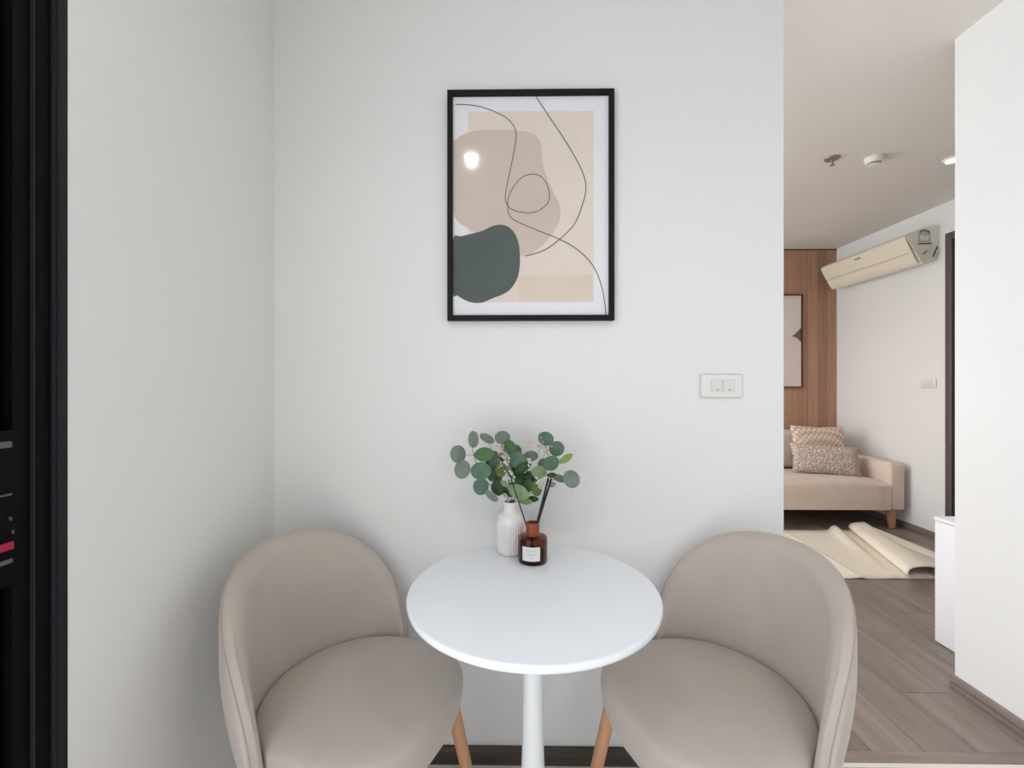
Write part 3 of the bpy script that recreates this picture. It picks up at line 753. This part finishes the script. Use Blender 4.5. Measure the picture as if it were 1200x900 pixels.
# ------------------------------------------------------------------ framed print over the sofa
sp = thing('framed_print', (2.62, YW - 0.03, 1.21), 'thin framed blush print with a dark curved shape over the sofa', 'picture')
qx0, qx1, qz0, qz1 = 2.32, 2.985, 1.205, 2.185; fw2 = 0.014; qy0, qy1 = YW - 0.042, YW - 0.019
for b_ in ((qx0, qx0 + fw2, qy0, qy1, qz0, qz1), (qx1 - fw2, qx1, qy0, qy1, qz0, qz1), (qx0 + fw2, qx1 - fw2, qy0, qy1, qz0, qz0 + fw2), (qx0 + fw2, qx1 - fw2, qy0, qy1, qz1 - fw2, qz1)):
    box('frame_bar', b_, 'frame_brown', sp, bev=0.001)
pr2 = box('print', (qx0 + fw2, qx1 - fw2, YW - 0.030, YW - 0.020, qz0 + fw2, qz1 - fw2), 'art_rose_light', sp)
def flat2(name, pts, yy, mat):
    bm = bmesh.new(); f = bm.faces.new([bm.verts.new((a_, yy, c_)) for a_, c_ in pts])
    r = bmesh.ops.extrude_face_region(bm, geom=[f])
    bmesh.ops.translate(bm, verts=[g for g in r['geom'] if isinstance(g, bmesh.types.BMVert)], vec=(0, 0.0004, 0))
    return mesh_obj(name, bm, mat, pr2)
xe = qx1 - fw2
hump = [(2.80 + 0.0 * i, 0) for i in range(0)]
lowc = [(xe - 0.34 + 0.34 * i / 14, 1.745 - 0.11 * ((i - 10.0) / 10.0) ** 2 - (0.05 * ((i - 10) / 4) ** 2 if i > 10 else 0)) for i in range(15)]
flat2('dark_shape', [(xe - 0.15, 1.715), (xe - 0.07, 1.765), (xe, 1.835), (xe, 1.69), (xe - 0.08, 1.72)], YW - 0.0306, 'art_brown')
flat2('rose_shape', lowc + [(xe, qz0 + fw2), (qx0 + fw2, qz0 + fw2), (qx0 + fw2, 1.66)], YW - 0.0312, 'art_rose')

# ------------------------------------------------------------------ sofa
SX0, SX1, SY0, SY1 = 1.45, 3.300, 3.80, 4.665
so = thing('sofa', ((SX0 + SX1) / 2, (SY0 + SY1) / 2, 0), 'beige fabric sofa with square arms below the wood panelling', 'sofa')
aw = 0.125
box('arm', (SX1 - aw, SX1, SY0, SY1, 0.165, 0.570), 'sofa_fabric', so, bev=0.022, seg=3)
box('arm', (SX0, SX0 + aw, SY0, SY1, 0.165, 0.570), 'sofa_fabric', so, bev=0.022, seg=3)
def cushion_block(bm, x0, x1, y0, y1, z0, z1, crown, axis, bev):
    bx(bm, x0, x1, y0, y1, z0, z1, bev=bev, seg=3)
    return bm
box('seat_base', (SX0 + aw + 0.002, SX1 - aw - 0.002, SY0 + 0.004, SY1 - 0.002, 0.168, 0.30), 'sofa_fabric', so, bev=0.012)
# domed seat cushion over the base front
bm = bmesh.new(); nx, ny = 24, 14
x0, x1, y0, y1 = SX0 + aw + 0.002, SX1 - aw - 0.003, SY0 - 0.004, 4.42
def seat_z(u, v): return 0.398 + 0.030 * (1 - (2 * v - 1) ** 4) * (1 - abs(2 * u - 1) ** 6) - 0.022 * (max(0, 1 - v / 0.10)) ** 2
grid = [[bm.verts.new((x0 + (x1 - x0) * i / nx, y0 + (y1 - y0) * (j / ny) ** 1.4, seat_z(i / nx, (j / ny) ** 1.4))) for i in range(nx + 1)] for j in range(ny + 1)]
low = [[bm.verts.new((x0 + (x1 - x0) * i / nx, y0 + (y1 - y0) * (j / ny) ** 1.4, 0.172)) for i in range(nx + 1)] for j in range(ny + 1)]
for j in range(ny):
    for i in range(nx):
        bm.faces.new((grid[j][i], grid[j][i + 1], grid[j + 1][i + 1], grid[j + 1][i])); bm.faces.new((low[j][i], low[j][i + 1], low[j + 1][i + 1], low[j + 1][i]))
for i in range(nx):
    for j in (0, ny): bm.faces.new((grid[j][i], grid[j][i + 1], low[j][i + 1], low[j][i]))
for j in range(ny):
    for i in (0, nx): bm.faces.new((grid[j][i], grid[j + 1][i], low[j + 1][i], low[j][i]))
mesh_obj('seat_cushion', bm, 'sofa_fabric', so, smooth=True, sharp=50)
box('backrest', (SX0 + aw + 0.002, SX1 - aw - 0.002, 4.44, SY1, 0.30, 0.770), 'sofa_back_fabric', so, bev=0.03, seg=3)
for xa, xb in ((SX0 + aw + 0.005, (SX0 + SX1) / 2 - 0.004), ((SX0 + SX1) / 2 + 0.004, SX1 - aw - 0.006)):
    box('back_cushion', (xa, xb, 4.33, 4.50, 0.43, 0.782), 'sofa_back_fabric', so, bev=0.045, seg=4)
for lx in (SX0 + 0.09, SX1 - 0.055):
    for ly in (SY0 + 0.075, SY1 - 0.08):
        bm = tube(bmesh.new(), [(lx - 0.01, ly, 0.166), (lx, ly, 0.0)], [0.040, 0.024], 20)
        mesh_obj('leg', bm, 'beech', so, smooth=True)

def pillow(name, c, w_, h_, t_, rx, ry, rz, mats, label, border):
    bm = bmesh.new(); n = 18
    def sgn(a): return 1 if a >= 0 else -1
    Mx = Matrix.Translation(c) @ Matrix.Rotation(rz, 4, 'Z') @ Matrix.Rotation(rx, 4, 'X') @ Matrix.Rotation(ry, 4, 'Y')
    G = []
    for s_ in (-1, 1):
        g = []
        for j in range(n + 1):
            row = []
            for i in range(n + 1):
                u, v = -1 + 2 * i / n, -1 + 2 * j / n
                th = ((1 - abs(u) ** 2.5) * (1 - abs(v) ** 2.5)) ** 0.55
                pin = 1 - 0.07 * (1 - abs(u * v) ** 0.8) * max(abs(u), abs(v)) ** 6
                row.append(bm.verts.new(Mx @ Vector((u * w_ / 2 * pin, s_ * (t_ / 2 * th + 0.002), v * h_ / 2 * pin))))
            g.append(row)
        G.append(g)
        for j in range(n):
            for i in range(n):
                f = bm.faces.new((g[j][i], g[j][i + 1], g[j + 1][i + 1], g[j + 1][i]))
                f.material_index = 1 if (border and n - 1 - i < border) else 0
    a_, b_ = G
    for k in range(n):
        for (p, q) in (((0, k), (0, k + 1)), ((n, k), (n, k + 1)), ((k, 0), (k + 1, 0)), ((k, n), (k + 1, n))):
            f = bm.faces.new((a_[p[0]][p[1]], a_[q[0]][q[1]], b_[q[0]][q[1]], b_[p[0]][p[1]])); f.material_index = 1
    o = mesh_obj(name, bm, mats, smooth=True, sharp=80)
    return tag(o, label, 'cushion', 'cushions on the sofa')
pillow('throw_cushion', Vector((2.875, 4.245, 0.635)), 0.52, 0.42, 0.13, R(-14), R(2), R(2), ['cushion_scale', 'cushion_edge'], 'blush cushion with a pale fish scale pattern leaning on the sofa back', 0)
pillow('throw_cushion', Vector((2.815, 4.083, 0.552)), 0.56, 0.275, 0.12, R(-24), R(4), R(-10), ['cushion_dots', 'cushion_edge'], 'tan lumbar cushion with small pale dots in front of the other cushion', 2)

# ------------------------------------------------------------------ crumpled rug in front of the sofa
RY0, RY1 = 2.845, 3.775
bm = bmesh.new(); NJ = 14
def sect(v):
    """cross-section (x, z) of the rug at v = 0 (near edge) .. 1 (sofa edge)"""
    bl = 2.485 + 0.315 * v                  # left bend of the fold
    br = 3.000 - 0.02 * v                   # right bend
    hr = 0.068 - 0.006 * v
    pts = [(1.25, 0.004), (1.7, 0.004), (2.08 + 0.02 * v, 0.004), (2.15 + 0.03 * v, 0.007), (2.185 + 0.03 * v, 0.011), (2.20 + 0.03 * v, 0.0115), (2.215 + 0.03 * v, 0.006), (2.26 + 0.04 * v, 0.004)]
    px = 2.40 + 0.28 * v; ph = 0.002 + 0.040 * max(0, v - 0.25) / 0.75
    pts += [(px - 0.09, 0.004), (px - 0.03, 0.004 + ph * 0.75), (px + 0.0, 0.005 + ph), (px + 0.025, 0.004 + ph * 0.75), (px + 0.055, 0.0045), (px + 0.12, 0.004)]
    pts += [(br - 0.10, 0.004), (br - 0.02, 0.010), (br, 0.024), (br - 0.02, 0.040 + 0.01 * v), (br - 0.07, 0.046), (br - 0.12, 0.036), (br - 0.17, 0.050), (bl + 0.14, hr + 0.012), (bl + 0.05, hr + 0.008),
            (bl + 0.012, hr - 0.006), (bl, hr * 0.58), (bl + 0.010, 0.018), (bl + 0.04, 0.0115), (bl + 0.10, 0.0105), (bl + 0.17, 0.0125)]
    return [p for p in pts]
rows = []
for j in range(NJ + 1):
    v = j / NJ; s_ = spline([(a, 0, z) for a, z in sect(v)], 4)
    rows.append([(p.x, RY0 + (RY1 - RY0) * v + 0.006 * math.sin(p.x * 9) * (v - 0.5), max(p.z, 0.0035)) for p in s_])
g = [[bm.verts.new(p) for p in r_] for r_ in rows]
for j in range(NJ):
    for i in range(len(g[0]) - 1): bm.faces.new((g[j][i], g[j][i + 1], g[j + 1][i + 1], g[j + 1][i]))
o = mesh_obj('rug', bm, 'rug_canvas', smooth=True, sharp=80)
md = o.modifiers.new('solid', 'SOLIDIFY'); md.thickness = 0.005; md.offset = 0.0
tag(o, 'cream woven rug lying half folded on the wood floor before the sofa', 'rug')

# ------------------------------------------------------------------ white cabinet behind the bright wall, with a small device on it
cb = thing('storage_cabinet', (2.2, 2.0, 0), 'low white storage cabinet standing behind the bright wall', 'cabinet')
box('body', (2.035, 2.46, 1.850, 2.165, 0.0, 0.586), 'cabinet_white', cb, bev=0.002)
box('top', (2.018, 2.465, 1.850, 2.168, 0.5865, 0.604), 'cabinet_white', cb, bev=0.002)
dr = box('door', (2.019, 2.0345, 1.853, 2.164, 0.004, 0.584), 'cabinet_white', cb, bev=0.001)
dv = thing('remote_control', (2.14, 2.10, 0.604), 'small white remote control lying on the white cabinet', 'remote')
bm = bx(bmesh.new(), 2.075, 2.24, 2.075, 2.125, 0.6045, 0.622, bev=0.006, seg=3)
mesh_obj('case', bm, 'device_white', dv, smooth=True)
for i in range(3): box('button', (2.095 + 0.03 * i, 2.11 + 0.03 * i, 2.092, 2.108, 0.6215, 0.6235), 'device_dark', dv, bev=0.001)

# ------------------------------------------------------------------ ceiling fittings in the living room
sk = thing('fire_sprinkler', (1.975, 2.80, CEIL), 'small brass fire sprinkler head on the living room ceiling', 'sprinkler')
cz = CEIL
mesh_obj('escutcheon', lathe(bmesh.new(), [(0.020, -0.012), (0.040, -0.008), (0.045, -0.0005)], (1.975, 2.80, cz), 32), 'brass_dull', sk, smooth=True)
mesh_obj('nozzle', lathe(bmesh.new(), [(0.006, -0.042), (0.006, -0.03), (0.010, -0.0125)], (1.975, 2.80, cz), 16), 'brass_dull', sk, smooth=True)
mesh_obj('deflector', lathe(bmesh.new(), [(0.014, -0.047), (0.015, -0.044), (0.010, -0.0425)], (1.975, 2.80, cz), 20), 'brass_dull', sk, smooth=True)
sd = thing('smoke_detector', (2.235, 2.80, CEIL), 'round white smoke detector on the living room ceiling', 'smoke detector')
mesh_obj('housing', lathe(bmesh.new(), [(0.030, -0.036), (0.043, -0.030), (0.050, -0.018), (0.052, -0.0005)], (2.235, 2.80, cz), 40), 'detector_white', sd, smooth=True)
mesh_obj('vent', lathe(bmesh.new(), [(0.020, -0.041), (0.033, -0.040), (0.034, -0.0365)], (2.235, 2.80, cz), 40), 'ac_dark', sd, smooth=True)
mesh_obj('cap', lathe(bmesh.new(), [(0.018, -0.046), (0.030, -0.0445), (0.031, -0.0415)], (2.235, 2.80, cz), 40), 'detector_white', sd, smooth=True)

# downlights; each carries its own lamp
def downlight(x_, y_, power, label, col=(1.0, 0.93, 0.84), rad=0.035, size=R(150)):
    t = thing('ceiling_downlight', (x_, y_, CEIL), label, 'ceiling light')
    mesh_obj('trim_ring', lathe(bmesh.new(), [(rad + 0.003, -0.012), (rad + 0.012, -0.010), (rad + 0.018, -0.0005), (rad + 0.003, -0.0005)], (x_, y_, CEIL), 40, cap0=False, cap1=False), 'lamp_trim', t, smooth=True)
    mesh_obj('diffuser', lathe(bmesh.new(), [(rad, -0.008), (rad + 0.0028, -0.004), (rad + 0.0028, -0.001)], (x_, y_, CEIL), 40), 'lamp_glow', t)
    d = bpy.data.lights.new('lamp', 'SPOT'); d.energy = power; d.color = col; d.spot_size = size; d.spot_blend = 0.6; d.shadow_soft_size = 0.03
    o = bpy.data.objects.new('lamp', d); C.objects.link(o); o.parent = t; o.location = (0, 0, -0.035)
    return t
downlight(-0.29, 0.124, 6, 'round recessed downlight over the dining nook, beside the dark door')
downlight(1.15, -0.25, 13, 'round recessed downlight over the dining nook, beside the bright wall')
downlight(2.745, 2.82, 5, 'round recessed downlight beside the smoke detector')
downlight(1.0, 3.7, 48, 'added unseen downlight over the sofa end away from the air conditioner', col=(1.0, 0.96, 0.91))  # added out of view to brighten the sofa and air conditioner wall
